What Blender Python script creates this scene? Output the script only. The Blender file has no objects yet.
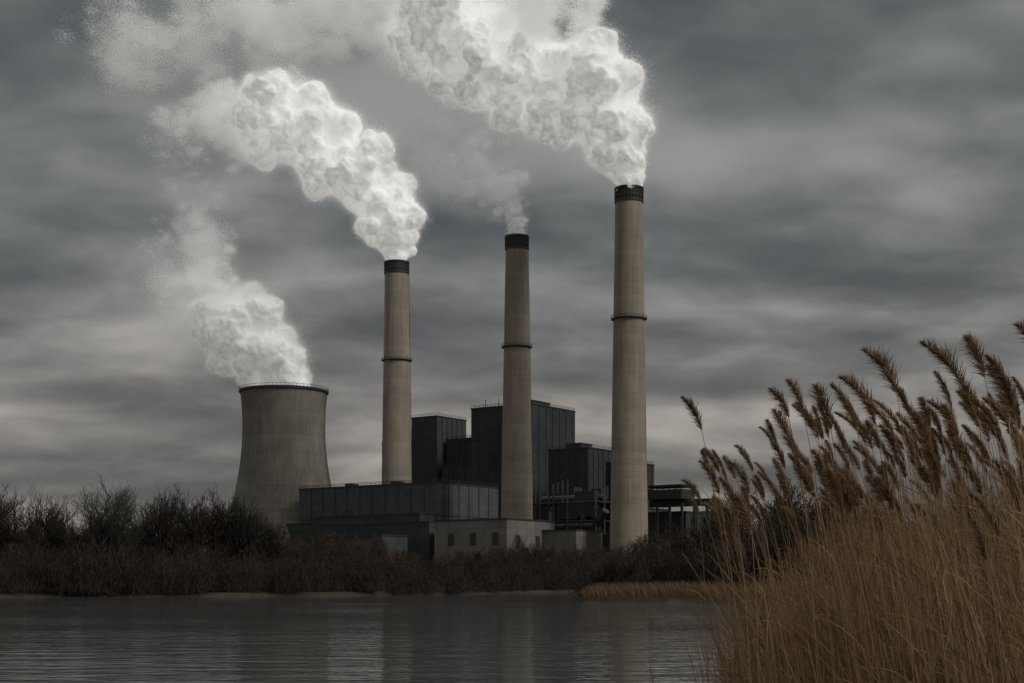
import bpy, math, random
import numpy as np
from mathutils import Vector, noise as mnoise
random.seed(7); rng=np.random.default_rng(7)
S=bpy.context.scene
S.view_settings.view_transform='Standard'; S.view_settings.look='None'; S.view_settings.exposure=0
COL=S.collection

# ---------------------------------------------------------------- helpers
def empty(name,loc=(0,0,0),rotz=0):
    e=bpy.data.objects.new(name,None); e.location=loc; e.rotation_euler=(0,0,rotz); COL.objects.link(e); return e
def mesh_quads(name,V,F,mat,parent=None,smooth=False,attrs=None):
    V=np.asarray(V,dtype=np.float32).reshape(-1,3); F=np.asarray(F,dtype=np.int32).reshape(-1,4)
    me=bpy.data.meshes.new(name)
    me.vertices.add(len(V)); me.vertices.foreach_set('co',V.ravel())
    me.loops.add(F.size); me.loops.foreach_set('vertex_index',F.ravel())
    me.polygons.add(len(F)); me.polygons.foreach_set('loop_start',np.arange(0,F.size,4,dtype=np.int32))
    me.update(calc_edges=True); me.validate()
    me.polygons.foreach_set('use_smooth',[bool(smooth)]*len(me.polygons))
    if attrs:
        for k,a in attrs.items():
            at=me.attributes.new(k,'FLOAT','POINT'); at.data.foreach_set('value',np.asarray(a,dtype=np.float32))
    me.materials.append(mat)
    o=bpy.data.objects.new(name,me); COL.objects.link(o)
    if parent: o.parent=parent
    return o
class Geo:
    def __init__(s): s.V=[];s.F=[];s.n=0
    def add(s,V,F):
        s.V.append(np.asarray(V,dtype=float).reshape(-1,3)); s.F.append(np.asarray(F).reshape(-1,4)+s.n); s.n+=len(s.V[-1])
    def box(s,x0,x1,y0,y1,z0,z1):
        s.add([(x0,y0,z0),(x1,y0,z0),(x1,y1,z0),(x0,y1,z0),(x0,y0,z1),(x1,y0,z1),(x1,y1,z1),(x0,y1,z1)],
          [(0,3,2,1),(4,5,6,7),(0,1,5,4),(1,2,6,5),(2,3,7,6),(3,0,4,7)])
    def beam(s,a,b,w):
        a=Vector(a);b=Vector(b);d=(b-a).normalized();u=d.orthogonal().normalized()*w/2;v=d.cross(u).normalized()*w/2
        V=[a+u+v,a-u+v,a-u-v,a+u-v,b+u+v,b-u+v,b-u-v,b+u-v]
        s.add([tuple(p) for p in V],[(0,3,2,1),(4,5,6,7),(0,1,5,4),(1,2,6,5),(2,3,7,6),(3,0,4,7)])
    def lathe(s,prof,seg=48,c=(0,0)):
        n=len(prof);V=[];F=[]
        for r,z in prof:
            for i in range(seg):
                a=2*math.pi*i/seg; V.append((c[0]+r*math.cos(a),c[1]+r*math.sin(a),z))
        for k in range(n-1):
            for i in range(seg):
                j=(i+1)%seg; F.append((k*seg+i,k*seg+j,(k+1)*seg+j,(k+1)*seg+i))
        s.add(V,F)
    def pipe(s,a,b,r,seg=12):
        a=Vector(a);b=Vector(b);d=(b-a).normalized();u=d.orthogonal().normalized();v=d.cross(u)
        V=[]
        for p,rr in ((a,0.01),(a,r),(b,r),(b,0.01)):
            for i in range(seg):
                t=2*math.pi*i/seg; V.append(tuple(p+(u*math.cos(t)+v*math.sin(t))*rr))
        F=[(k*seg+i,k*seg+(i+1)%seg,(k+1)*seg+(i+1)%seg,(k+1)*seg+i) for k in range(3) for i in range(seg)]
        s.add(V,F)
    def obj(s,name,mat,parent=None,smooth=False):
        return mesh_quads(name,np.concatenate(s.V),np.concatenate(s.F),mat,parent,smooth)

class NT:
    def __init__(s,nt): s.nt=nt; nt.nodes.clear()
    def n(s,t,props=None,**inp):
        nd=s.nt.nodes.new(t)
        if props:
            for k,v in props.items(): setattr(nd,k,v)
        for k,v in inp.items():
            key=int(k[1:]) if k[0]=='i' and k[1:].isdigit() else k.replace('_',' ')
            sock=nd.inputs[key]
            if isinstance(v,bpy.types.NodeSocket): s.nt.links.new(v,sock)
            else: sock.default_value=v
        return nd
    def math(s,op,a,b=0.0,c=0.0,clamp=False):
        nd=s.n('ShaderNodeMath',{'operation':op,'use_clamp':clamp},i0=a,i1=b,i2=c); return nd.outputs[0]
    def ramp(s,fac,stops,interp='LINEAR'):
        nd=s.n('ShaderNodeValToRGB',Fac=fac); cr=nd.color_ramp; cr.interpolation=interp
        while len(cr.elements)<len(stops): cr.elements.new(0.5)
        for e,(p,c) in zip(cr.elements,stops): e.position=p; e.color=(c,c,c,1) if isinstance(c,(int,float)) else tuple(c)+(1,)
        return nd.outputs[0]
    def noise(s,vec,scale,detail=4,rough=.5,dist=0.):
        return s.n('ShaderNodeTexNoise',Vector=vec,Scale=scale,Detail=detail,Roughness=rough,Distortion=dist).outputs[0]
    def mapping(s,vec,scale=(1,1,1),loc=(0,0,0)):
        return s.n('ShaderNodeMapping',Vector=vec,Scale=scale,Location=loc).outputs[0]
    def mix(s,f,a,b,mode='MIX'):
        nd=s.n('ShaderNodeMix',{'data_type':'RGBA','blend_type':mode}); 
        for i,v in ((0,f),(6,a),(7,b)):
            if isinstance(v,bpy.types.NodeSocket): s.nt.links.new(v,nd.inputs[i])
            else: nd.inputs[i].default_value=v if i==0 or len(v)==4 else tuple(v)+(1,)
        return nd.outputs[2]
def newmat(name):
    m=bpy.data.materials.new(name); m.use_nodes=True; return m,NT(m.node_tree)
def finish(t,color,rough=.8,bump=None,bs=.3,bd=.1,**kw):
    p=t.n('ShaderNodeBsdfPrincipled',Roughness=rough,**kw)
    if isinstance(color,bpy.types.NodeSocket): t.nt.links.new(color,p.inputs['Base Color'])
    else: p.inputs['Base Color'].default_value=tuple(color)+(1,)
    if bump is not None:
        b=t.n('ShaderNodeBump',Height=bump,Strength=bs,Distance=bd); t.nt.links.new(b.outputs[0],p.inputs['Normal'])
    o=t.n('ShaderNodeOutputMaterial',Surface=p.outputs[0]); return p

# ---------------------------------------------------------------- materials
def mat_concrete(name,base,ringh=2.4,contrast=.35):
    m,t=newmat(name); tc=t.n('ShaderNodeTexCoord').outputs['Object']
    streak=t.noise(t.mapping(tc,(1,1,.04)),.9,5,.6)
    blot=t.noise(tc,.08,5,.6)
    sep=t.n('ShaderNodeSeparateXYZ',Vector=tc).outputs[2]
    lift=t.math('FRACT',t.math('DIVIDE',sep,ringh))
    line=t.math('LESS_THAN',lift,.07)
    liftid=t.n('ShaderNodeTexWhiteNoise',{'noise_dimensions':'1D'},W=t.math('FLOOR',t.math('DIVIDE',sep,ringh))).outputs[0]
    v=t.math('ADD',t.math('MULTIPLY',streak,.55),t.math('MULTIPLY',blot,.55))
    v=t.math('ADD',v,t.math('MULTIPLY',liftid,.09))
    lo=[c*(1-contrast) for c in base]; hi=[min(1,c*(1+contrast)) for c in base]
    c=t.ramp(v,[(.38,lo),(.75,hi)])
    c=t.mix(t.math('MULTIPLY',line,.22),c,(.03,.03,.03))
    finish(t,c,.9,t.noise(tc,3,5,.6),.4,.1); return m
def mat_clad(name,base,pw=3.0,ph=1.2,var=.25,metal=0.0,rough=.55):
    m,t=newmat(name); tc=t.n('ShaderNodeTexCoord').outputs['Object']
    s=t.n('ShaderNodeSeparateXYZ',Vector=tc)
    u=t.math('ADD',s.outputs[0],s.outputs[1]); z=s.outputs[2]
    iu=t.math('FLOOR',t.math('DIVIDE',u,pw)); iz=t.math('FLOOR',t.math('DIVIDE',z,ph))
    w=t.n('ShaderNodeTexWhiteNoise',{'noise_dimensions':'2D'},Vector=t.n('ShaderNodeCombineXYZ',X=iu,Y=iz).outputs[0]).outputs[0]
    seam=t.math('MAXIMUM',t.math('LESS_THAN',t.math('FRACT',t.math('DIVIDE',u,pw)),.05),t.math('LESS_THAN',t.math('FRACT',t.math('DIVIDE',z,ph)),.06))
    st=t.noise(t.mapping(tc,(1,1,.06)),.5,5,.6); bl=t.noise(tc,.05,4,.5)
    v=t.math('ADD',t.math('MULTIPLY',w,.25),t.math('ADD',t.math('MULTIPLY',st,.5),t.math('MULTIPLY',bl,.5)))
    c=t.ramp(v,[(.4,[b*(1-var) for b in base]),(.85,[b*(1+var) for b in base])])
    c=t.mix(t.math('MULTIPLY',seam,.5),c,[b*.35 for b in base])
    finish(t,c,rough,t.noise(tc,1.5,3,.5),.25,.1,Metallic=metal); return m
def mat_plain(name,base,rough=.7,scale=2.,var=.3,**kw):
    m,t=newmat(name); tc=t.n('ShaderNodeTexCoord').outputs['Object']
    n=t.noise(tc,scale,5,.6)
    c=t.ramp(n,[(.3,[b*(1-var) for b in base]),(.7,[b*(1+var) for b in base])])
    finish(t,c,rough,n,.2,.05,**kw); return m
def mat_tint(name,a,b,rough=.8,trans=0.):
    m,t=newmat(name); at=t.n('ShaderNodeAttribute',{'attribute_name':'tint'}).outputs['Fac']
    c=t.ramp(at,[(0,a),(1,b)])
    p=finish(t,c,rough)
    if trans>0:
        tr=t.n('ShaderNodeBsdfTranslucent',Color=c); mx=t.n('ShaderNodeMixShader',Fac=trans,i1=p.outputs[0],i2=tr.outputs[0])
        t.nt.links.new(mx.outputs[0],t.nt.nodes['Material Output'].inputs[0])
    return m
M_stack=mat_concrete('stack_concrete',(.265,.228,.180),2.6,.32)
M_tower=mat_concrete('tower_concrete',(.205,.187,.160),1.9,.36)
M_black=mat_plain('black_steel',(.030,.032,.033),.6)
M_dark=mat_clad('dark_cladding',(.034,.039,.043),4.5,2.2,.35,rough=.85)
M_dark2=mat_clad('dark_cladding_b',(.048,.054,.058),6,3.2,.3,rough=.85)
M_annex=mat_clad('blue_grey_cladding',(.078,.087,.094),5,2.6,.25,rough=.85)
M_lowc=mat_clad('pale_concrete_panels',(.172,.162,.145),6,3.1,.25,rough=.9)
M_steel=mat_plain('steelwork',(.030,.033,.035),.6,1.)
M_rib=mat_plain('wall_ribs',(.034,.038,.041),.7,1.)
M_duct=mat_plain('duct_metal',(.042,.045,.048),.5,.7)

# ---------------------------------------------------------------- world
SUN_EL=math.radians(42); SUN_AZ=math.radians(126)  # clockwise from +Y: behind-right of the viewer
w=bpy.data.worlds.new('World'); S.world=w; w.use_nodes=True; t=NT(w.node_tree)
sky=t.n('ShaderNodeTexSky',{'sky_type':'NISHITA','sun_disc':False,'sun_elevation':SUN_EL,'sun_rotation':SUN_AZ})
tc=t.n('ShaderNodeTexCoord').outputs['Generated']; s=t.n('ShaderNodeSeparateXYZ',Vector=tc)
zz=t.math('ADD',t.math('MAXIMUM',s.outputs[2],0.0),.27)
P=t.n('ShaderNodeCombineXYZ',X=t.math('DIVIDE',s.outputs[0],zz),Y=t.math('DIVIDE',s.outputs[1],zz)).outputs[0]
n1=t.noise(t.mapping(P,(.80,1.15,1),(5.1,2.7,0)),2.3,4,.48,.25)
n2=t.noise(t.mapping(P,(.9,1.2,1),(9.1,4.7,0)),6.0,5,.50,.35)
n3=t.noise(t.mapping(P,(.18,1.2,1),(2.1,8.7,0)),2.5,2,.45,.1)
v=t.math('ADD',t.math('ADD',t.math('MULTIPLY',n1,.49),t.math('MULTIPLY',n2,.22)),t.math('MULTIPLY',n3,.29))
cl=t.ramp(v,[(.39,(.075,.081,.084)),(.465,(.135,.141,.142)),(.54,(.226,.228,.223)),(.62,(.35,.345,.332))],'B_SPLINE')
hor=t.ramp(s.outputs[2],[(0,(1.22,1.10,1.03)),(.12,(1.19,1.10,1.035)),(.22,(1.0,1.0,.99)),(.34,(.84,.87,.875)),(.45,(.97,.98,.98)),(.9,(1.9,1.9,1.9))])
cl=t.mix(1.0,cl,hor,'MULTIPLY')
bgc=t.n('ShaderNodeBackground',Color=cl,Strength=1.0); bgs=t.n('ShaderNodeBackground',Color=sky.outputs[0],Strength=.06)
mx=t.n('ShaderNodeMixShader',Fac=.96,i1=bgs.outputs[0],i2=bgc.outputs[0]); t.n('ShaderNodeOutputWorld',Surface=mx.outputs[0])
sl=bpy.data.lights.new('sun','SUN'); sl.energy=1.5; sl.angle=math.radians(14); sl.color=(1,.96,.90)
so=bpy.data.objects.new('sun',sl); COL.objects.link(so)
d=Vector((math.sin(SUN_AZ)*math.cos(SUN_EL),math.cos(SUN_AZ)*math.cos(SUN_EL),math.sin(SUN_EL)))
so.rotation_euler=(-d).to_track_quat('-Z','Y').to_euler()

# ---------------------------------------------------------------- camera
cd=bpy.data.cameras.new('camera'); cam=bpy.data.objects.new('camera',cd); COL.objects.link(cam); S.camera=cam
cam.location=(0,0,2.0); cam.rotation_euler=(math.pi/2,0,0); cd.sensor_width=36; cd.lens=49.22; cd.shift_y=.236; cd.clip_end=20000; cd.clip_start=.1

# ---------------------------------------------------------------- terrain + water
def lerp_tab(x,tab):
    xs=[a for a,b in tab]; ys=[b for a,b in tab]; return np.interp(x,xs,ys)
BANK=[(-3000,150),(-300,185),(-75,196),(-40,212),(-15,240),(5,285),(16,305),(20,330)]
EDGE=([5,6,7,8,10,12,15,20,26,30],[3.0,2.4,2.05,1.75,1.5,1.7,2.3,3.8,8,30])
def land(X,Y):
    left=np.where(X<22,Y-lerp_tab(X,BANK)+2.*np.sin(X*.13)+1.2*np.sin(X*.41),-1e3)
    front=lerp_tab(X,[(8,158),(14,143),(24,128),(60,118),(300,110),(3000,60)])
    side=(X-(8+np.clip(Y-158,0,400)*.09))*1.0
    right=np.minimum(side,Y-front+1.2*np.sin(X*.5)+.7*np.sin(X*1.3))
    bed=np.minimum(X-np.interp(Y,*EDGE)+.5,30-Y)
    near=np.maximum(1.5-Y,np.where(Y<30,bed,-1e3))
    far=Y-335
    return np.maximum(np.maximum(left,right),np.maximum(near,far))
def height(X,Y):
    L=land(X,Y); h=np.clip(L*.28,-1.5,.55)+np.clip(L-2,0,60)*.025
    h=np.where(Y<60,np.clip(h,-1.5,.35),h)
    return h+.04*np.sin(X*.9)*np.sin(Y*.7)
def axis(parts,ext,n):
    a=np.concatenate([np.arange(*p) for p in parts]); g=np.geomspace(2,ext,n)
    return np.concatenate([a[0]-g[::-1],a,a[-1]+g])
xs=axis([(-120,-2,2.),(-2,12,.5),(12,120,2.)],9000,40); ys=axis([(-10,2,2.),(2,32,.5),(32,400,2.)],9000,40)
XX,YY=np.meshgrid(xs,ys); ZZ=height(XX,YY); n,mn=len(xs),len(ys)
idx=np.arange(n*mn).reshape(mn,n); F=np.stack([idx[:-1,:-1],idx[:-1,1:],idx[1:,1:],idx[1:,:-1]],-1).reshape(-1,4)
m,t=newmat('ground_soil'); tc=t.n('ShaderNodeTexCoord').outputs['Object']
nn=t.noise(tc,.6,8,.65); c=t.ramp(nn,[(.35,(.03,.022,.014)),(.55,(.06,.045,.026)),(.7,(.05,.05,.026))]); finish(t,c,.95,nn,.6,.2)
mesh_quads('ground',np.stack([XX,YY,ZZ],-1),F,m,smooth=True)
m,t=newmat('river_water'); tc=t.n('ShaderNodeTexCoord').outputs['Object']
a=t.noise(t.mapping(tc,(.5,1.,1)),.8,2,.5,.4); b=t.noise(t.mapping(tc,(.55,1.1,1),(5,3,0)),3.0,2,.5,.3); g=t.noise(t.mapping(tc,(.02,.035,1)),1.,3,.5)
gust=t.ramp(g,[(.35,.35),(.65,1.)])
hh=t.math('MULTIPLY',t.math('ADD',t.math('MULTIPLY',a,1.),t.math('MULTIPLY',b,.42)),gust)
p=finish(t,(.108,.118,.115),.05,hh,1.,.050,IOR=1.36)
mesh_quads('river_water',[(-3000,-30,0),(3000,-30,0),(3000,420,0),(-3000,420,0)],[(0,1,2,3)],m)

# ---------------------------------------------------------------- smokestacks
def smokestack(loc,H,rb,rt,ringz):
    e=empty('smokestack',loc); x,y,z=loc
    R=lambda q: rb+(rt-rb)*q/H
    g=Geo(); prof=[(R(q),q) for q in np.linspace(0,H-6,24)]; g.lathe(prof,64)
    g.obj('concrete_shaft',M_stack,e,True)
    g=Geo(); rr=R(H)
    g.lathe([(rr+.02,H-6.0),(rr+.45,H-6.0),(rr+.45,H-5.2),(rr+.1,H-5.1),(rr+.1,H-3.9),(rr+.35,H-3.8),(rr+.35,H-3.2),(rr+.1,H-3.1),(rr+.1,H-.9),(rr+.5,H-.8),(rr+.5,H-.1),(rr-.1,H),(rr-.6,H),(rr-.6,H-12)],64)
    for i in range(32):
        an=2*math.pi*i/32; c_,s_=math.cos(an),math.sin(an); g.beam(((rr+.3)*c_,(rr+.3)*s_,H-5.2),((rr+.3)*c_,(rr+.3)*s_,H-.8),.22)
    g.obj('top_cap',M_black,e)
    g=Geo()
    for rz in ringz:
        r0=R(rz)
        g.lathe([(r0-.05,rz-.4),(r0+.95,rz-.1),(r0+.95,rz+.15),(r0-.05,rz+.15)],48)
        for k in (0.65,1.2):
            g.lathe([(r0+.9,rz+k),(r0+.98,rz+k),(r0+.98,rz+k+.1),(r0+.9,rz+k+.1),(r0+.9,rz+k)],48)
        for i in range(24):
            an=2*math.pi*i/24; g.beam(((r0+.94)*math.cos(an),(r0+.94)*math.sin(an),rz+.1),((r0+.94)*math.cos(an),(r0+.94)*math.sin(an),rz+1.3),.1)
    g.obj('gallery_ring',M_black,e)
    g=Geo(); an=math.radians(20)
    c_,s_=math.cos(an),math.sin(an)
    for off in (-.3,.3):
        g.beam(((R(0)+.35)*c_-off*s_,(R(0)+.35)*s_+off*c_,0),((R(H-6)+.35)*c_-off*s_,(R(H-6)+.35)*s_+off*c_,H-6),.09)
    for q in np.arange(1,H-6,1.2):
        r0=R(q)+.35; g.beam((r0*c_+.3*s_,r0*s_-.3*c_,q),(r0*c_-.3*s_,r0*s_+.3*c_,q),.08)
    g.obj('ladder',M_steel,e)
    return e
smokestack((-56,680,2),156,8.0,5.7,[108,])
smokestack((2.1,600,2),148.7,7.4,4.75,[101])
smokestack((46.8,560,2),158,7.9,5.4,[105.5])

# ---------------------------------------------------------------- cooling tower
e=empty('cooling_tower',(-114,700,2)); g=Geo()
hr=lambda z:20.3*math.sqrt(1+((z-78)/52)**2)
SEG=192; prof=[(hr(z),z) for z in np.linspace(8,96,46)]
V=[];
for k,(r,z) in enumerate(prof):
    for i in range(SEG):
        a=2*math.pi*i/SEG; rr=r+(.16 if i%2==0 else 0); V.append((rr*math.cos(a),rr*math.sin(a),z))
F=[(k*SEG+i,k*SEG+(i+1)%SEG,(k+1)*SEG+(i+1)%SEG,(k+1)*SEG+i) for k in range(len(prof)-1) for i in range(SEG)]
g.add(V,F); g.obj('shell',M_tower,e,True)
g=Geo(); g.lathe([(hr(z)-.7,z) for z in np.linspace(96,8,30)],96); g.obj('inner_shell',M_tower,e,True)
g=Geo(); r=hr(96); g.lathe([(r-.8,95.2),(r+.2,94.8),(r+.7,95),(r+.7,96.1),(r-.8,96.1),(r-.8,95.2)],96)
for i in range(72):
    a=2*math.pi*i/72; g.beam(((r+.6)*math.cos(a),(r+.6)*math.sin(a),96.1),((r+.6)*math.cos(a),(r+.6)*math.sin(a),97.2),.12)
g.lathe([(r+.55,97.1),(r+.65,97.1),(r+.65,97.25),(r+.55,97.25),(r+.55,97.1)],96)
g.obj('top_rim',M_steel,e)
g=Geo()
for i in range(48):
    a=2*math.pi*i/48; b=2*math.pi*(i+1)/48; r0=37.5; r1=hr(8)
    g.beam((r0*math.cos(a),r0*math.sin(a),-1),(r1*math.cos(b),r1*math.sin(b),8.3),.9)
    g.beam((r0*math.cos(b),r0*math.sin(b),-1),(r1*math.cos(a),r1*math.sin(a),8.3),.85)
g.obj('support_legs',M_tower,e)

# ---------------------------------------------------------------- power station
TH=math.radians(35); PS=empty('power_station_building',(0,640,2),-TH)
def L(X,Y): return (X*math.cos(TH)-(Y-640)*math.sin(TH), X*math.sin(TH)+(Y-640)*math.cos(TH))
rails=Geo(); trims=Geo(); vents=Geo(); ribs=Geo(); louv=Geo()
def railing(x0,x1,y0,y1,z):
    for h in (.6,1.2):
        for a,b in (((x0,y0),(x1,y0)),((x1,y0),(x1,y1))): rails.beam((a[0],a[1],z+h),(b[0],b[1],z+h),.12)
    for q in np.arange(x0,x1,2.5): rails.beam((q,y0,z),(q,y0,z+1.2),.12)
    for q in np.arange(y0,y1,2.5): rails.beam((x1,q,z),(x1,q,z+1.2),.12)
def block(name,X,Y,L1,L2,z1,mat,z0=-2,cap=True,rail=True,off=(0,0),rib=0):
    cx,cy=L(X,Y); cx+=off[0]; cy+=off[1]
    g=Geo(); g.box(cx-L1,cx,cy,cy+L2,z0,z1); g.obj(name,mat,PS)
    if cap:
        c=.25; trims.box(cx-L1-c,cx+c,cy-c,cy+L2+c,z1+.003,z1+.6)
        if rail: railing(cx-L1,cx,cy,cy+L2,z1+.6)
    if rib:
        for q in np.arange(rib,L1-.5,rib): ribs.box(cx-q-.2,cx-q+.2,cy-.3,cy-.003,z0,z1-.02)
        for q in np.arange(rib,L2-.5,rib): ribs.box(cx+.003,cx+.3,cy+q-.2,cy+q+.2,z0,z1-.02)
    return cx,cy
def louvre(x0,x1,y,z0,z1):
    for z in np.arange(z0,z1,.7): louv.box(x0,x1,y-.45,y-.36,z,z+.35)
H=lambda z:z-2
cx,cy=block('boiler_house',9.7,680,36.8,39,H(89),M_dark,rib=6.1)
for k in range(1,5): trims.box(cx-36.9,cx+.12,cy-.12,cy+.0,k*16.,k*16.+.5)
for k in range(1,5): trims.box(cx+.003,cx+.12,cy+.01,cy+39,k*16.+.003,k*16.+.5)
for q in (7,19): louvre(cx-q-5,cx-q,cy,60,66); louvre(cx-q-5,cx-q,cy,28,32)
block('boiler_house_penthouse',9.7,680,14,16,H(91.5),M_dark2,H(89.7),off=(-4,6),rail=False)
for q in (3,9,15,22,30): rails.beam((cx-q,cy+3,H(89)),(cx-q,cy+3,H(89)+2.5+q%4),.35)
cx,cy=block('second_boiler_house',-38.6,722,17,25,H(88),M_dark2,rib=4.2)
for k in range(1,5): trims.box(cx-17.1,cx+.12,cy-.12,cy,k*17.,k*17.+.5)
block('second_boiler_house_wing',-38.6,722,21,22,H(75.5),M_dark,off=(-17.01,1))
block('link_block',-21,716,16,20,H(76),M_dark,rib=4)
block('link_block_low',-8,700,34,20,H(62),M_dark2,rib=5)
cx,cy=block('turbine_hall',-32.8,620,84,46,H(46.5),M_annex,rib=7.6)
for z in (14,30): trims.box(cx-84.1,cx+.15,cy-.15,cy-.005,z,z+.3); trims.box(cx+.005,cx+.15,cy+.01,cy+46,z,z+.3)
for q in (30,58): vents.box(cx-q-4,cx-q,cy+8,cy+13,H(47.2),H(49))
block('turbine_hall_extension',-40,606,62,13,H(32),M_dark2,rail=False,rib=6)
block('turbine_hall_low_wing',-62,640,110,16,H(30),M_dark2,rail=False)
cx,cy=block('bunker_block',35,642,22,30,H(64),M_dark,rib=4.4)
for z in (20,40): trims.box(cx-22.1,cx+.12,cy-.12,cy-.004,z,z+.45)
block('bunker_block_top',35,642,8,10,H(66.5),M_dark2,H(64.7),off=(-6,3),rail=False)
block('bunker_wing',54,648,26,24,H(58),M_dark,rib=4.4)
block('bunker_low',62,640,30,20,H(36),M_dark2,rib=5)
cx,cy=block('service_building',-2,548,36,34,H(27),M_lowc,rail=False)
for q in (4,15,26): vents.box(cx-q-3,cx-q,cy-.15,cy-.01,H(17),H(22))
for q in (6,20): vents.box(cx+.01,cx+.15,cy+q,cy+q+3,H(16),H(21))
block('service_building_low',24,560,30,20,H(23),M_lowc,rail=False,off=(2,0))
block('west_store',-34,575,60,24,H(27),M_dark2,rail=False,rib=6)
block('west_store_low',-52,560,46,16,H(21),M_dark2,rail=False)
fr=Geo(); du=Geo()
ox,oy=L(26,596)
for i in range(6):
    for j in range(4):
        x=ox-20+i*7; y=oy-6+j*7; hgt=[34,42,38,44,30,40][(i+j)%6]
        fr.beam((x,y,-2),(x,y,hgt),.7)
for z in (10,18,26,34):
    for j in range(4): fr.beam((ox-20,oy-6+j*7,z),(ox+15,oy-6+j*7,z),.5)
    for i in range(6): fr.beam((ox-20+i*7,oy-6,z+.02),(ox-20+i*7,oy+15,z+.02),.5)
for i in range(5):
    for z in (2,10,18,26):
        if random.random()<.7: fr.beam((ox-20+i*7,oy-6,z),(ox-13+i*7,oy-6,z+8),.3)
for i in range(60):
    x=ox-18+random.random()*30; y=oy-4+random.random()*16; z=random.random()*32
    fr.box(x,x+3+random.random()*7,y,y+3+random.random()*4,z,z+3+random.random()*8)
for i in range(4):
    x=ox-18+i*8; y=oy-4+random.random()*6
    du.pipe((x,y,0),(x,y,18+random.random()*16),.5+random.random()*.6)
du.pipe((ox-18,oy-3,24),(ox+14,oy-3,24),1.4); du.pipe((ox-18,oy+3,36),(ox+14,oy+3,36),1.7); du.pipe((ox+2,oy,12),(ox+20,oy-6,30),1.5)
fr.box(ox-8,ox-1,oy-11,oy-6.5,-2,20); fr.box(ox+3,ox+10,oy-12,oy-7,-2,15)
fr.obj('process_steelwork',M_steel,PS); du.obj('process_ducts',M_duct,PS)
ga=Geo(); ox,oy=L(62,600)
ga.box(ox-6,ox+12,oy,oy+12,H(38),H(42)); ga.box(ox-6.6,ox+12.6,oy-.6,oy+12.6,H(43.2),H(44))
ga.box(ox-6,ox+25,oy+4,oy+10,H(35),H(37.8))
for q in np.arange(-6,13,3): ga.beam((ox+q,oy,H(42)),(ox+q,oy,H(43.2)),.35)
for q in np.arange(-6,25,6): ga.beam((ox+q,oy+1,-2),(ox+q,oy+1,H(36)),.6); ga.beam((ox+q,oy+11,-2),(ox+q,oy+11,H(36)),.6); ga.beam((ox+q,oy+1,8),(ox+q+6,oy+1,H(34)),.35)
ga.obj('conveyor_gallery',M_black,PS)
block('fuel_store',76,612,34,24,H(33),M_dark,rail=False,rib=5)
block('coal_store',93,640,62,20,H(34.5),M_dark,rail=False,rib=5)
rails.obj('roof_railings',M_steel,PS); trims.obj('parapets_and_bands',M_steel,PS); vents.obj('door_recesses',M_black,PS); ribs.obj('wall_ribs',M_rib,PS); louv.obj('louvres',M_steel,PS)

# ---------------------------------------------------------------- smoke
def puffs(spine,origin,seed,l1=13,l2=8,step=.4,jit=.33,r0=.72,ksz=(.30,.52,.28,.46),off=.88):
    r=np.random.default_rng(seed); sp=np.array(spine,float); out=[]
    seg=np.linalg.norm(np.diff(sp[:,:2],axis=0),axis=1); cum=np.r_[0,np.cumsum(seg)]; s_=0
    while s_<cum[-1]:
        x=np.interp(s_,cum,sp[:,0]); z=np.interp(s_,cum,sp[:,1]); R=np.interp(s_,cum,sp[:,2])
        j=r.normal(size=3); j/=np.linalg.norm(j); j*=R*jit*min(1,s_/8)*r.random()**.5
        out.append((x+j[0],j[1]*1.3,z+j[2],R*r0*(.8+.35*r.random()),0)); s_+=R*step
    def kids(ps,n,f0,f1,lv):
        k=[]
        for p in ps:
            for _ in range(n):
                d_=r.normal(size=3); d_/=np.linalg.norm(d_); q=p[3]*(f0+(f1-f0)*r.random())
                dd=p[3]*(off-.05+.1*r.random()); k.append((p[0]+d_[0]*dd,p[1]+d_[1]*dd,p[2]+d_[2]*dd,q,lv))
        return k
    a=kids(out,l1,ksz[0],ksz[1],1); b=kids(a,l2,ksz[2],ksz[3],2)
    A=np.array(out+a+b); A[:,0]+=origin[0];A[:,1]+=origin[1];A[:,2]+=origin[2]; return A
def cloud_obj(name,P_,R_,mat,parent):
    """droplet cloud: one point-cloud object of tiny spheres"""
    me=bpy.data.meshes.new(name); me.vertices.add(len(P_)); me.vertices.foreach_set('co',P_.astype(np.float32).ravel())
    at=me.attributes.new('rad','FLOAT','POINT'); at.data.foreach_set('value',R_.astype(np.float32))
    me.materials.append(mat)
    o=bpy.data.objects.new(name,me); COL.objects.link(o); o.parent=parent
    ng=bpy.data.node_groups.new(name+'_gn','GeometryNodeTree')
    ng.interface.new_socket('Geometry',in_out='INPUT',socket_type='NodeSocketGeometry'); ng.interface.new_socket('Geometry',in_out='OUTPUT',socket_type='NodeSocketGeometry')
    N=ng.nodes; Lk=ng.links.new
    gi=N.new('NodeGroupInput'); go=N.new('NodeGroupOutput'); ra=N.new('GeometryNodeInputNamedAttribute'); ra.data_type='FLOAT'; ra.inputs[0].default_value='rad'
    mp=N.new('GeometryNodeMeshToPoints'); Lk(gi.outputs[0],mp.inputs['Mesh']); Lk(ra.outputs[0],mp.inputs['Radius'])
    sm=N.new('GeometryNodeSetMaterial'); sm.inputs['Material'].default_value=mat; Lk(mp.outputs[0],sm.inputs[0]); Lk(sm.outputs[0],go.inputs[0])
    md=o.modifiers.new('gn','NODES'); md.node_group=ng; return o
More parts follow.
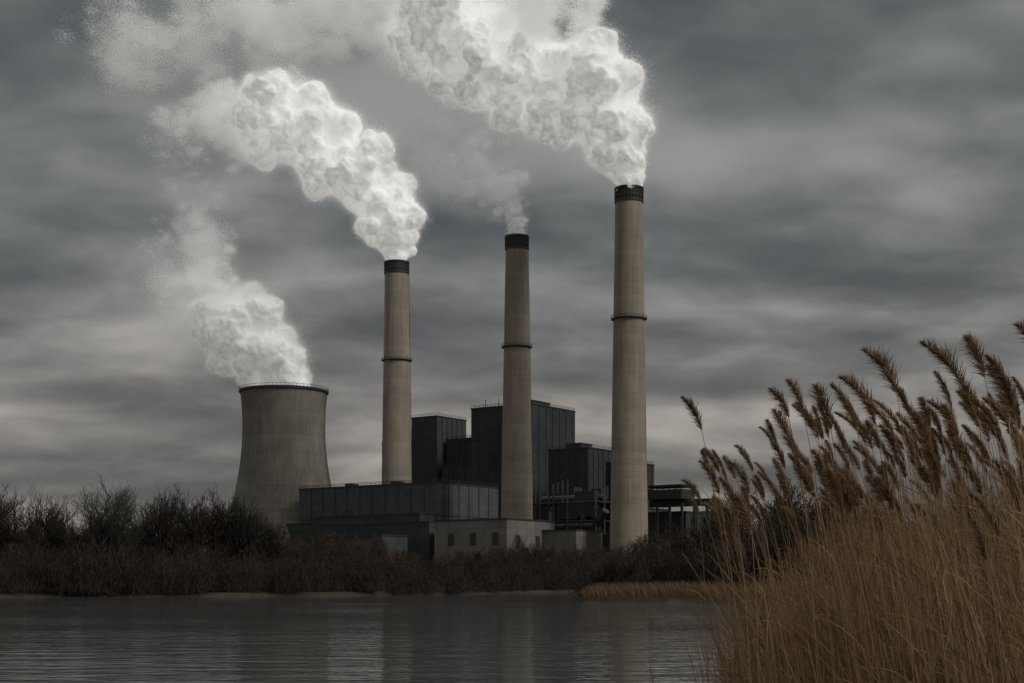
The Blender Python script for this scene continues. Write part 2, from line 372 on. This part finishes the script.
def drift(name,spine,origin,N_,seed,mat,parent,fade,rad=.066,tight=.62,l1=8,l2=7):
    """thin vapour: droplets clustered round fractal puff centres; fade = [(dx,weight)...]"""
    A=puffs(spine,origin,seed,l1,l2,step=.3,jit=.4); A=A[A[:,4]>0]; r=np.random.default_rng(seed+1)
    clump=r.random(len(A))**1.5; f=np.array(fade); w_=A[:,3]**2.2*clump*np.interp(-(A[:,0]-origin[0]),-f[:,0],f[:,1]); w_/=w_.sum()
    i=r.choice(len(A),N_,p=w_); g_=r.normal(size=(N_,3)); dist=np.linalg.norm(g_,axis=1)
    P_=A[i,:3]+g_*(A[i,3]*tight)[:,None]*np.array([1.25,1.1,.9])
    return cloud_obj(name,P_,rad*np.clip(1.4-.36*dist,.28,1.1)*r.uniform(.8,1.15,N_),mat,parent)
def plume(name,A,mat,parent,z0,voxel=.9,grow=1.,lv=1,blur=12,amps=(3.8,2.0,1.05,.5),nz=2.0,dens=48.,reach=4.,prad=.066,seed=0,fmat=None,ramp_h=28.):
    """billowing core surface plus a fringe of droplets that thins out away from it"""
    A=A[A[:,4]<=lv].copy()
    me=bpy.data.meshes.new(name); me.vertices.add(len(A)); me.vertices.foreach_set('co',A[:,:3].astype(np.float32).ravel())
    at=me.attributes.new('rad','FLOAT','POINT'); at.data.foreach_set('value',(A[:,3]*grow).astype(np.float32))
    o=bpy.data.objects.new(name,me); COL.objects.link(o); o.parent=parent; me.materials.append(mat)
    ng=bpy.data.node_groups.new(name+'_gn','GeometryNodeTree')
    ng.interface.new_socket('Geometry',in_out='INPUT',socket_type='NodeSocketGeometry'); ng.interface.new_socket('Geometry',in_out='OUTPUT',socket_type='NodeSocketGeometry')
    N=ng.nodes; Lk=ng.links.new
    gi=N.new('NodeGroupInput'); go=N.new('NodeGroupOutput'); ra=N.new('GeometryNodeInputNamedAttribute'); ra.data_type='FLOAT'; ra.inputs[0].default_value='rad'
    mp=N.new('GeometryNodeMeshToPoints'); Lk(gi.outputs[0],mp.inputs['Mesh']); Lk(ra.outputs[0],mp.inputs['Radius'])
    pv=N.new('GeometryNodePointsToVolume'); pv.resolution_mode='VOXEL_SIZE'; pv.inputs['Voxel Size'].default_value=voxel
    Lk(mp.outputs[0],pv.inputs['Points']); Lk(ra.outputs[0],pv.inputs['Radius'])
    def M(op,a,b=None,c=None):
        nd=N.new('ShaderNodeMath'); nd.operation=op
        for i,v in enumerate((a,b,c)):
            if v is None: continue
            if isinstance(v,(int,float)): nd.inputs[i].default_value=v
            else: Lk(v,nd.inputs[i])
        return nd.outputs[0]
    vm=N.new('GeometryNodeVolumeToMesh'); vm.resolution_mode='GRID'; vm.inputs['Threshold'].default_value=.3; Lk(pv.outputs[0],vm.inputs['Volume'])
    ps_=N.new('GeometryNodeInputPosition'); bl=N.new('GeometryNodeBlurAttribute'); bl.data_type='FLOAT_VECTOR'; bl.inputs['Iterations'].default_value=blur
    Lk(ps_.outputs[0],[i for i in bl.inputs if i.name=='Value' and i.type=='VECTOR'][0])
    sp0=N.new('GeometryNodeSetPosition'); Lk(vm.outputs[0],sp0.inputs['Geometry']); Lk([q for q in bl.outputs if q.type=='VECTOR'][0],sp0.inputs['Position'])
    # growth factor: the jet is smooth and narrow at the outlet and billows as it rises
    sx=N.new('ShaderNodeSeparateXYZ'); Lk(ps_.outputs[0],sx.inputs[0]); mr=N.new('ShaderNodeMapRange'); Lk(sx.outputs[2],mr.inputs['Value'])
    mr.inputs['From Min'].default_value=z0; mr.inputs['From Max'].default_value=z0+ramp_h; mr.inputs['To Min'].default_value=.06; mr.inputs['To Max'].default_value=1.
    gf=mr.outputs[0]
    wn=N.new('ShaderNodeTexNoise'); wn.inputs['Scale'].default_value=.07; wn.inputs['Detail'].default_value=3
    ws=N.new('ShaderNodeVectorMath'); ws.operation='SCALE'; ws.inputs['Scale'].default_value=9.; Lk(wn.outputs['Color'],ws.inputs[0])
    wa=N.new('ShaderNodeVectorMath'); wa.operation='ADD'; Lk(ps_.outputs[0],wa.inputs[0]); Lk(ws.outputs[0],wa.inputs[1])
    tot=None
    for amp,cell in zip(amps,(11.,5.2,2.7,1.5)):
        vo=N.new('ShaderNodeTexVoronoi'); vo.feature='SMOOTH_F1'; vo.inputs['Smoothness'].default_value=.35; vo.inputs['Scale'].default_value=1/cell; Lk(wa.outputs[0],vo.inputs['Vector'])
        d2=M('MULTIPLY',vo.outputs['Distance'],vo.outputs['Distance']); b_=M('MULTIPLY',M('SUBTRACT',.45,M('MULTIPLY',d2,1.6)),amp)
        tot=b_ if tot is None else M('ADD',tot,b_)
    no=N.new('ShaderNodeTexNoise'); no.inputs['Scale'].default_value=.05; no.inputs['Detail'].default_value=6; no.inputs['Roughness'].default_value=.62
    tot=M('ADD',tot,M('MULTIPLY',M('SUBTRACT',no.outputs[0],.5),nz*2)); tot=M('MULTIPLY',tot,M('MINIMUM',M('MULTIPLY',gf,2.),1.))
    nr=N.new('GeometryNodeInputNormal'); sc=N.new('ShaderNodeVectorMath'); sc.operation='SCALE'
    Lk(nr.outputs[0],sc.inputs[0]); Lk(tot,sc.inputs['Scale'])
    spn=N.new('GeometryNodeSetPosition'); Lk(sp0.outputs[0],spn.inputs['Geometry']); Lk(sc.outputs[0],spn.inputs['Offset'])
    ss=N.new('GeometryNodeSetShadeSmooth'); Lk(spn.outputs[0],ss.inputs[0])
    sm=N.new('GeometryNodeSetMaterial'); sm.inputs['Material'].default_value=mat; Lk(ss.outputs[0],sm.inputs[0])
    dp=N.new('GeometryNodeDistributePointsOnFaces'); dp.inputs['Density'].default_value=dens; dp.inputs['Seed'].default_value=seed; Lk(spn.outputs[0],dp.inputs['Mesh'])
    rv=N.new('FunctionNodeRandomValue'); rv.data_type='FLOAT'; rvo=[q for q in rv.outputs if q.type=='VALUE'][0]
    fn=N.new('ShaderNodeTexNoise'); fn.inputs['Scale'].default_value=.16; fn.inputs['Detail'].default_value=3; fn.inputs['Roughness'].default_value=.5
    fr_=M('MULTIPLY',M('MULTIPLY',M('POWER',rvo,2.8),M('MULTIPLY',M('POWER',fn.outputs[0],2.),reach*4.)),gf)
    # direction = normal + random jitter, so the fringe is a haze and not hairs
    rj=N.new('FunctionNodeRandomValue'); rj.data_type='FLOAT_VECTOR'; rj.inputs[0].default_value=(-.9,-.9,-.9); rj.inputs[1].default_value=(.9,.9,.9)
    va=N.new('ShaderNodeVectorMath'); va.operation='ADD'; Lk(dp.outputs['Normal'],va.inputs[0]); Lk([q for q in rj.outputs if q.type=='VECTOR'][0],va.inputs[1])
    so_=N.new('ShaderNodeVectorMath'); so_.operation='SCALE'; Lk(va.outputs[0],so_.inputs[0]); Lk(fr_,so_.inputs['Scale'])
    sp2=N.new('GeometryNodeSetPosition'); Lk(dp.outputs['Points'],sp2.inputs['Geometry']); Lk(so_.outputs[0],sp2.inputs['Offset'])
    sr=N.new('GeometryNodeSetPointRadius'); Lk(M('MULTIPLY',M('SUBTRACT',1.15,M('MULTIPLY',rvo,.6)),prad),sr.inputs['Radius']); Lk(sp2.outputs[0],sr.inputs['Points'] if 'Points' in sr.inputs else sr.inputs[0])
    sm2=N.new('GeometryNodeSetMaterial'); sm2.inputs['Material'].default_value=fmat or mat; Lk(sr.outputs[0],sm2.inputs[0])
    jn=N.new('GeometryNodeJoinGeometry'); Lk(sm.outputs[0],jn.inputs[0]); Lk(sm2.outputs[0],jn.inputs[0])
    Lk(jn.outputs[0],go.inputs[0]); md=o.modifiers.new('gn','NODES'); md.node_group=ng
    if fmat: me.materials.append(fmat)
    return o
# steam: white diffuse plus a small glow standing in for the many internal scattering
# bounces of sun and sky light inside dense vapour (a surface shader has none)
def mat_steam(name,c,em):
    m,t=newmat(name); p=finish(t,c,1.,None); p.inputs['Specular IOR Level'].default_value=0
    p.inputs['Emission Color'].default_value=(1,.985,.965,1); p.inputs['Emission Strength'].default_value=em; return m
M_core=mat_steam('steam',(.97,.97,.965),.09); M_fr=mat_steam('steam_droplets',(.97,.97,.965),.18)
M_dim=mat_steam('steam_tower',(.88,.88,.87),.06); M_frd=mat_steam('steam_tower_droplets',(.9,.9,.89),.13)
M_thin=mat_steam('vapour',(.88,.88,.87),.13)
O1=(-56,680,158);O3=(46.8,560,160);OT=(-114,700,98);O2=(2.1,600,150.7)
s1=[(0,-2,5.4),(.5,8,9),(-3.5,20,15),(-10.5,35,21),(-23,49.5,24),(-38.5,61,24),(-54,69,22),(-70,70,18)]
s3=[(0,-2,5.4),(.3,9,9),(-4.5,22,16),(-16.5,36,23),(-33,46,26),(-51,53,26),(-68,60,24),(-84,69,23)]
BIG=(.34,.62,.24,.46)
A1=puffs(s1,O1,3,10,2,ksz=BIG); A3=puffs(s3,O3,5,10,2,ksz=BIG)
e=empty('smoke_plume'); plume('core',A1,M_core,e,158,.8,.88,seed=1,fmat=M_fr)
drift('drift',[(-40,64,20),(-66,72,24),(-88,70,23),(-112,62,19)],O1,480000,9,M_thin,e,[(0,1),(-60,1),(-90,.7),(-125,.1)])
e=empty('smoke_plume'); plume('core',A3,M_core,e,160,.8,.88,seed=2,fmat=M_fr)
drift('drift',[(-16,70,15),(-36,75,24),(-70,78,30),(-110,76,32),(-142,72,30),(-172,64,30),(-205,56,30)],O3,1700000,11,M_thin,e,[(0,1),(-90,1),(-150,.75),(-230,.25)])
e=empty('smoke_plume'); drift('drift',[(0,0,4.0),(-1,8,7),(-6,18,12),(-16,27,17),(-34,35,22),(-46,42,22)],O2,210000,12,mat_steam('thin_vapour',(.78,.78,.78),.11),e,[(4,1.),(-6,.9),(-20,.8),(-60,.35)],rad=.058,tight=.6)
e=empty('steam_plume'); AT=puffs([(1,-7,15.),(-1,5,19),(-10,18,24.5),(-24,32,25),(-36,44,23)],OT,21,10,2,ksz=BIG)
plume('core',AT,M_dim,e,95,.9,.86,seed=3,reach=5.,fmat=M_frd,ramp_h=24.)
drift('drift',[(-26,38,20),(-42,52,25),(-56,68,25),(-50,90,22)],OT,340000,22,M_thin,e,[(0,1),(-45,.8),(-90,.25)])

# ---------------------------------------------------------------- trees
def ribbon_quads(P0,P1,W0,W1,rs):
    d=P1-P0; ln=np.linalg.norm(d,axis=1,keepdims=True)+1e-9; d=d/ln
    q=rs.normal(size=P0.shape); s_=np.cross(d,q); s_/=np.linalg.norm(s_,axis=1,keepdims=True)+1e-9
    V=np.stack([P0-s_*W0[:,None],P0+s_*W0[:,None],P1+s_*W1[:,None],P1-s_*W1[:,None]],1).reshape(-1,3)
    return V,np.arange(len(V)).reshape(-1,4)
def tubes(P0,P1,R0,R1,k=4):
    d=P1-P0; d/=np.linalg.norm(d,axis=1,keepdims=True)+1e-9
    a=np.where(np.abs(d[:,2:3])<.9,np.array([[0,0,1.]]),np.array([[1.,0,0]])); u=np.cross(d,a); u/=np.linalg.norm(u,axis=1,keepdims=True); v=np.cross(d,u)
    Vs=[]
    for P_,R_ in ((P0,R0),(P1,R1)):
        for i in range(k):
            an=2*math.pi*i/k; Vs.append(P_+(u*math.cos(an)+v*math.sin(an))*R_[:,None])
    V=np.stack(Vs,1).reshape(-1,3); n_=len(P0); base=np.arange(n_)[:,None]*2*k
    F=np.concatenate([base+np.array([[i,(i+1)%k,k+(i+1)%k,k+i]]) for i in range(k)]); return V,F
def make_tree(seed,H=10.,spread=1.,shrub=False,levels=4,kids=(7,6,5,5),tw=.016,trunk=.72,fan=False):
    r=np.random.default_rng(seed); segs=[]
    def grow(p,d,ln,rad,lv):
        n_=4 if lv<2 else 2; pts=[p]; q=p.copy(); dd=d.copy()
        for i in range(n_):
            dd=dd+r.normal(size=3)*(.09+.04*lv)+np.array([0,0,.12]); dd/=np.linalg.norm(dd); q2=q+dd*ln/n_
            segs.append((q,q2,rad*(1-.7*i/n_),rad*(1-.7*(i+1)/n_),lv)); q=q2; pts.append(q)
        if lv>=levels: return
        for k in range(kids[min(lv,3)]):
            tt=(.2 if lv==0 else .15)+(.8 if lv==0 else .85)*((k+r.random())/kids[min(lv,3)])
            f=min(tt,.999)*n_; i=min(int(f),n_-1); b=pts[i]+(pts[i+1]-pts[i])*(f-i)
            o=r.normal(size=3); o-=o.dot(dd)*dd; o/=np.linalg.norm(o)
            nd=dd*.8+o*(.55*spread)+np.array([0,0,.28]); nd/=np.linalg.norm(nd)
            grow(b,nd,ln*(.62-.2*tt+.12*r.random()),max(rad*(.5-.2*tt),.012),lv+1)
    if shrub:
        for k in range(7):
            a=r.random()*6.28; d=np.array([math.cos(a)*.45,math.sin(a)*.45,1.]); d/=np.linalg.norm(d)
            grow(np.array([math.cos(a)*.6,math.sin(a)*.6,0.])*spread,d,H*(.6+.3*r.random()),.07,1)
    elif fan:
        segs.append((np.array([0,0,0.]),np.array([0,0,H*.24]),.36,.28,0))
        for k in range(10):
            a=k*2.4+r.random()*.5; s_=.08+.62*((k+.5)/10)**.8
            d=np.array([math.cos(a)*s_,math.sin(a)*s_,1.]); d/=np.linalg.norm(d)
            grow(np.array([0,0,H*(.17+.07*r.random())]),d,H*(.50-.13*s_+.05*r.random()),.18,1)
    else: grow(np.array([0,0,0.]),np.array([0,0,1.]),H*trunk,H*.02,0)
    P0=np.array([s_[0] for s_ in segs]);P1=np.array([s_[1] for s_ in segs]);R0=np.array([s_[2] for s_ in segs]);R1=np.array([s_[3] for s_ in segs])
    thick=R0>.05
    V1,F1=tubes(P0[thick],P1[thick],R0[thick],R1[thick],4)
    V2,F2=ribbon_quads(P0[~thick],P1[~thick],np.maximum(R0[~thick],tw),np.maximum(R1[~thick],tw*.6),r)
    V=np.concatenate([V1,V2]); F=np.concatenate([F1,F2+len(V1)])
    V[:,2]*=H/V[:,2].max(); return V,F
M_bark=mat_tint('winter_twigs',(.018,.0125,.0085),(.064,.041,.025))
M_bark2=mat_tint('tree_bark',(.022,.018,.014),(.05,.04,.03))
protoT=[make_tree(100+i,10,1.0,tw=.022) for i in range(5)]
protoO=[make_tree(400+i,10,1.05,kids=(8,7,6,4),tw=.020,fan=True) for i in range(4)]
protoS=[make_tree(200+i,5,1.0,True,4,(6,6,5,4),tw=.02) for i in range(4)]
def twigmass(seed,n,R,Hh):
    r=np.random.default_rng(seed); p=r.normal(size=(n,3))*np.array([R*.4,R*.4,Hh*.3]); p[:,2]=np.abs(p[:,2])*.95
    d=r.normal(size=(n,3))*.55; d[:,2]+=1.; d/=np.linalg.norm(d,axis=1,keepdims=True)
    L_=.4+.8*r.random(n); return ribbon_quads(p,p+d*L_[:,None],np.full(n,.030),np.full(n,.012),r)
protoL=[twigmass(300+i,1400,4.2,6.) for i in range(3)]
def scatter(name,items,mat):
    Vs=[];Fs=[];T=[];n_=0
    for (V,F),x,y,z,sc,szz,rot,tint in items:
        c_,s_=math.cos(rot),math.sin(rot)
        W=np.stack([(V[:,0]*c_-V[:,1]*s_)*sc+x,(V[:,0]*s_+V[:,1]*c_)*sc+y,V[:,2]*szz+z],-1)
        Vs.append(W);Fs.append(F+n_);n_+=len(W);T.append(np.full(len(W),tint))
    return mesh_quads(name,np.concatenate(Vs),np.concatenate(Fs),mat,None,False,{'tint':np.concatenate(T)})
items=[]
def put(x,y,hgt,kind,w=1.):
    z=float(height(np.array(x),np.array(y)))-.1; rot=random.random()*6.28; ti=random.random()
    if z<-.2: return
    if kind=='T': items.append((random.choice(protoT),x,y,z,hgt/10*(.85+.4*random.random())*w,hgt/10,rot,ti))
    elif kind=='O': items.append((random.choice(protoO),x,y,z,hgt/10*w,hgt/10,rot,ti*.3))
    elif kind=='S': items.append((random.choice(protoS),x,y,z,hgt/5*.8,hgt/5,rot,ti*.8))
    else: items.append((random.choice(protoL),x,y,z,max(.9,hgt/8),hgt/6,rot,ti*.6))
def wob(x): return 1+.13*math.sin(x*.19+1)+.09*math.sin(x*.47)+.07*math.sin(x*1.1)
X=-130.
while X<24:
    yb=float(lerp_tab(X,BANK)); hg=lerp_tab(X,[(-130,11),(-75,11.),(-50,10.8),(-38,9.8),(-25,8.4),(-10,8.8),(5,9.4),(24,12.)])*wob(X)
    for row in range(5):
        x=X+random.uniform(-1.5,1.5); y=yb+3+row*4+random.uniform(-1.5,1.5)
        put(x,y,float(hg)*(.55+.45*min(1,row/2.5))*random.uniform(.8,1.08),'T' if row>1 else 'S')
        put(x+random.uniform(-1,1),y,float(hg)*.70*random.uniform(.7,1.15),'L')
    X+=2.3
for x,h in ((-96,16),(-91,14.5),(-86,17.5),(-79,18),(-75,15.5),(-70,16.5),(-55,17),(-51,16),(-47.5,17.5),(-43,15.5),(-39,13)): put(x,float(lerp_tab(x,BANK))+12,h,'O',.95)
X=10.
while X<130:
    hg=lerp_tab(X,[(10,8.5),(16,10.2),(24,12.),(36,14.5),(130,14.5)])*wob(X)
    for row in range(4):
        x=X+random.uniform(-1.5,1.5)+row*1.2; y=176+row*5+random.uniform(-2,2)
        put(x,y,float(hg)*random.uniform(.75,1.05)*(.7+.1*row),'T' if row>0 else 'S'); put(x,y,float(hg)*.66,'L')
    X+=2.3
scatter('treeline',items,M_bark)
V,F=make_tree(78,18.2,1.05,False,4,(8,9,7,4),tw=.022,fan=True)
o=mesh_quads('bare_tree',V,F,M_bark2,attrs={'tint':np.full(len(V),.4)}); o.location=(-60.0,209,.7)

# ---------------------------------------------------------------- reeds
def blades(r,n_,base,dirv,ln,w,curl,segs=5):
    P=[base]; d=dirv.copy()
    for i in range(segs):
        d=d+curl/segs; d/=np.linalg.norm(d,axis=1,keepdims=True); P.append(P[-1]+d*(ln/segs)[:,None])
    side=np.cross(dirv,r.normal(size=(n_,3))); side/=np.linalg.norm(side,axis=1,keepdims=True)
    prof=np.linspace(1,0.1,segs+1)**.6; prof[0]=.6
    V=np.stack([np.stack([p-side*(w*q)[:,None],p+side*(w*q)[:,None]],1) for p,q in zip(P,prof)],1).reshape(n_,-1,3)
    b=np.arange(n_)[:,None]*2*(segs+1)
    F=np.concatenate([b+np.array([[2*i,2*i+1,2*i+3,2*i+2]]) for i in range(segs)])
    return V.reshape(-1,3),F
def reedbed(name,N,sampler,hfun,heads,seed,leafn=5,parent=None,brk=.05):
    r=np.random.default_rng(seed); base=sampler(r,N); N=len(base); Hh=hfun(r,base)
    lean=r.normal(size=(N,2))*.045+np.array([-.03,0]); broken=r.random(N)<brk
    lean[broken]+=r.normal(size=(broken.sum(),2))*.3; Hh[broken]*=.75
    bend=r.random(N)**2*.12+.03; ba=np.pi+r.normal(size=N)*.4
    tint=r.random(N)
    def at(tt):
        off=(lean*(Hh*tt)[:,None]); b=(bend*Hh*tt**2.6)[:,None]*np.stack([np.cos(ba),np.sin(ba)],1)
        return np.concatenate([base[:,:2]+off+b,(base[:,2]+Hh*tt*(1-.12*bend*tt))[:,None]],1)
    T=np.linspace(0,1,8); P=[at(np.full(N,x)) for x in T]; Vs=[];Fs=[];TT=[];n_=0
    for i in range(7):
        V,F=tubes(P[i],P[i+1],np.full(N,.0052-.003*T[i]),np.full(N,.0052-.003*T[i+1]),3)
        Vs.append(V);Fs.append(F+n_);n_+=len(V);TT.append(np.repeat(tint*.6+.25,6))
    for k in range(leafn):
        tt=r.uniform(.15,.85,N); d=np.array([r.normal(size=N)*.35-.25,r.normal(size=N)*.35,np.full(N,1.)]).T; d/=np.linalg.norm(d,axis=1,keepdims=True)
        bp=at(tt)
        curl=np.array([np.full(N,-.3)+r.normal(size=N)*.35,r.normal(size=N)*.35,-r.random(N)**2*1.8]).T
        V,F=blades(r,N,bp,d,r.uniform(.2,.5,N),r.uniform(.002,.0055,N),curl,5)
        Vs.append(V);Fs.append(F+n_);n_+=len(V);TT.append(np.repeat(np.clip(tint*.4+r.random(N)*.5,0,1),12))
    o=mesh_quads(name,np.concatenate(Vs),np.concatenate(Fs),M_reed,parent,False,{'tint':np.concatenate(TT)})
    if not heads: return o
    Vs=[];Fs=[];TT=[];n_=0; tipd=(P[7]-P[6]); tipd/=np.linalg.norm(tipd,axis=1,keepdims=True)
    for i in range(N):
        if broken[i]: continue
        n2=460; Ln=r.uniform(.17,.31); u=r.random(n2)**.8; wd=tipd[i]; droop=r.uniform(.1,.5); fat=r.uniform(.7,1.15)
        bp=P[7][i]-wd*.05+wd[None,:]*(u*Ln)[:,None]+np.stack([-droop*Ln*u**2,0*u,-.25*droop*Ln*u**2],1)
        wdt=np.sin(np.clip(u*.85+.15,0,1)*np.pi)**.7
        a=r.random(n2)*6.28; out=np.stack([np.cos(a),np.sin(a),0*a],1)*.5*fat+np.array([-.2*r.random()-.05,0,.95])
        out/=np.linalg.norm(out,axis=1,keepdims=True)
        ln=(.03+.09*wdt)*fat*(Ln/.3)*r.uniform(.5,1.1,n2); curl=np.stack([np.full(n2,-.4)-.4*r.random(n2),r.normal(size=n2)*.4,-1.2*r.random(n2)],1)
        V,F=blades(r,n2,bp,out,ln,r.uniform(.0012,.0032,n2),curl,3)
        Vs.append(V);Fs.append(F+n_);n_+=len(V);TT.append(np.repeat(np.clip(r.normal(.5,.25,n2)+r.normal()*0.15,0,1),8))
    mesh_quads('seed_heads',np.concatenate(Vs),np.concatenate(Fs),M_head,parent or o,False,{'tint':np.concatenate(TT)})
    return o
M_reed=mat_tint('dry_reed',(.080,.045,.020),(.43,.275,.13),.6,.2)
M_head=mat_tint('reed_seed_head',(.12,.071,.037),(.38,.245,.13),.8,.25)
def zb(x,y): return max(-.25,float(height(np.array(x),np.array(y))))
def samp_near(r,N):
    out=[]
    while len(out)<N:
        y=r.uniform(5.2,19); x=r.uniform(.7,8.5); e_=x-np.interp(y,*EDGE)
        if e_<-.35: continue
        if r.random()>min(1,.05+max(0,e_+.1)*.6): continue
        if x>.40*y+.3 and r.random()<.8: continue
        out.append((x,y,zb(x,y)))
    return np.array(out)
def samp_tall(r,N):
    out=[]
    while len(out)<N:
        y=r.uniform(5.6,13.5); x=r.uniform(.7,5.5); e_=x-np.interp(y,*EDGE)
        if e_<-.05 or x>.40*y+.3: continue
        if r.random()>min(1,.25+e_*.7): continue
        out.append((x,y,zb(x,y)))
    return np.array(out)
def hn(r,b):
    e_=np.clip((b[:,0]-np.interp(b[:,1],*EDGE))/1.8,0,1)
    return r.uniform(1.0,1.55+1.2*e_,len(b))
def ht(r,b):
    e_=np.clip((b[:,0]-np.interp(b[:,1],*EDGE))/1.2,0,1)
    return np.clip(r.normal(2.36+.26*e_,.25,len(b)),1.75,2.95)
rb=reedbed('reed_bed',6000,samp_near,hn,False,31)
reedbed('tall_stems',235,samp_tall,ht,True,37,leafn=4,parent=rb,brk=.02)
def samp_spit(r,N):
    x=8+55*r.random(N)**1.1; y=lerp_tab(x,[(8,158),(14,143),(24,128),(60,118)])+r.random(N)*14+.5
    k=land(x,y)>0; x,y=x[k],y[k]; return np.stack([x,y,height(x,y)],1)
r=np.random.default_rng(5); b=samp_spit(r,16000); n_=len(b)
d=np.stack([r.normal(size=n_)*.12-.1,r.normal(size=n_)*.12,np.ones(n_)],1); d/=np.linalg.norm(d,axis=1,keepdims=True)
V,F=blades(r,n_,b,d,r.uniform(.7,1.7,n_),r.uniform(.015,.035,n_),np.stack([np.full(n_,-.3),0*b[:,0],-.3*r.random(n_)],1),3)
mesh_quads('reed_bed',V,F,M_reed,None,False,{'tint':np.repeat(r.random(n_)*.45,8)})
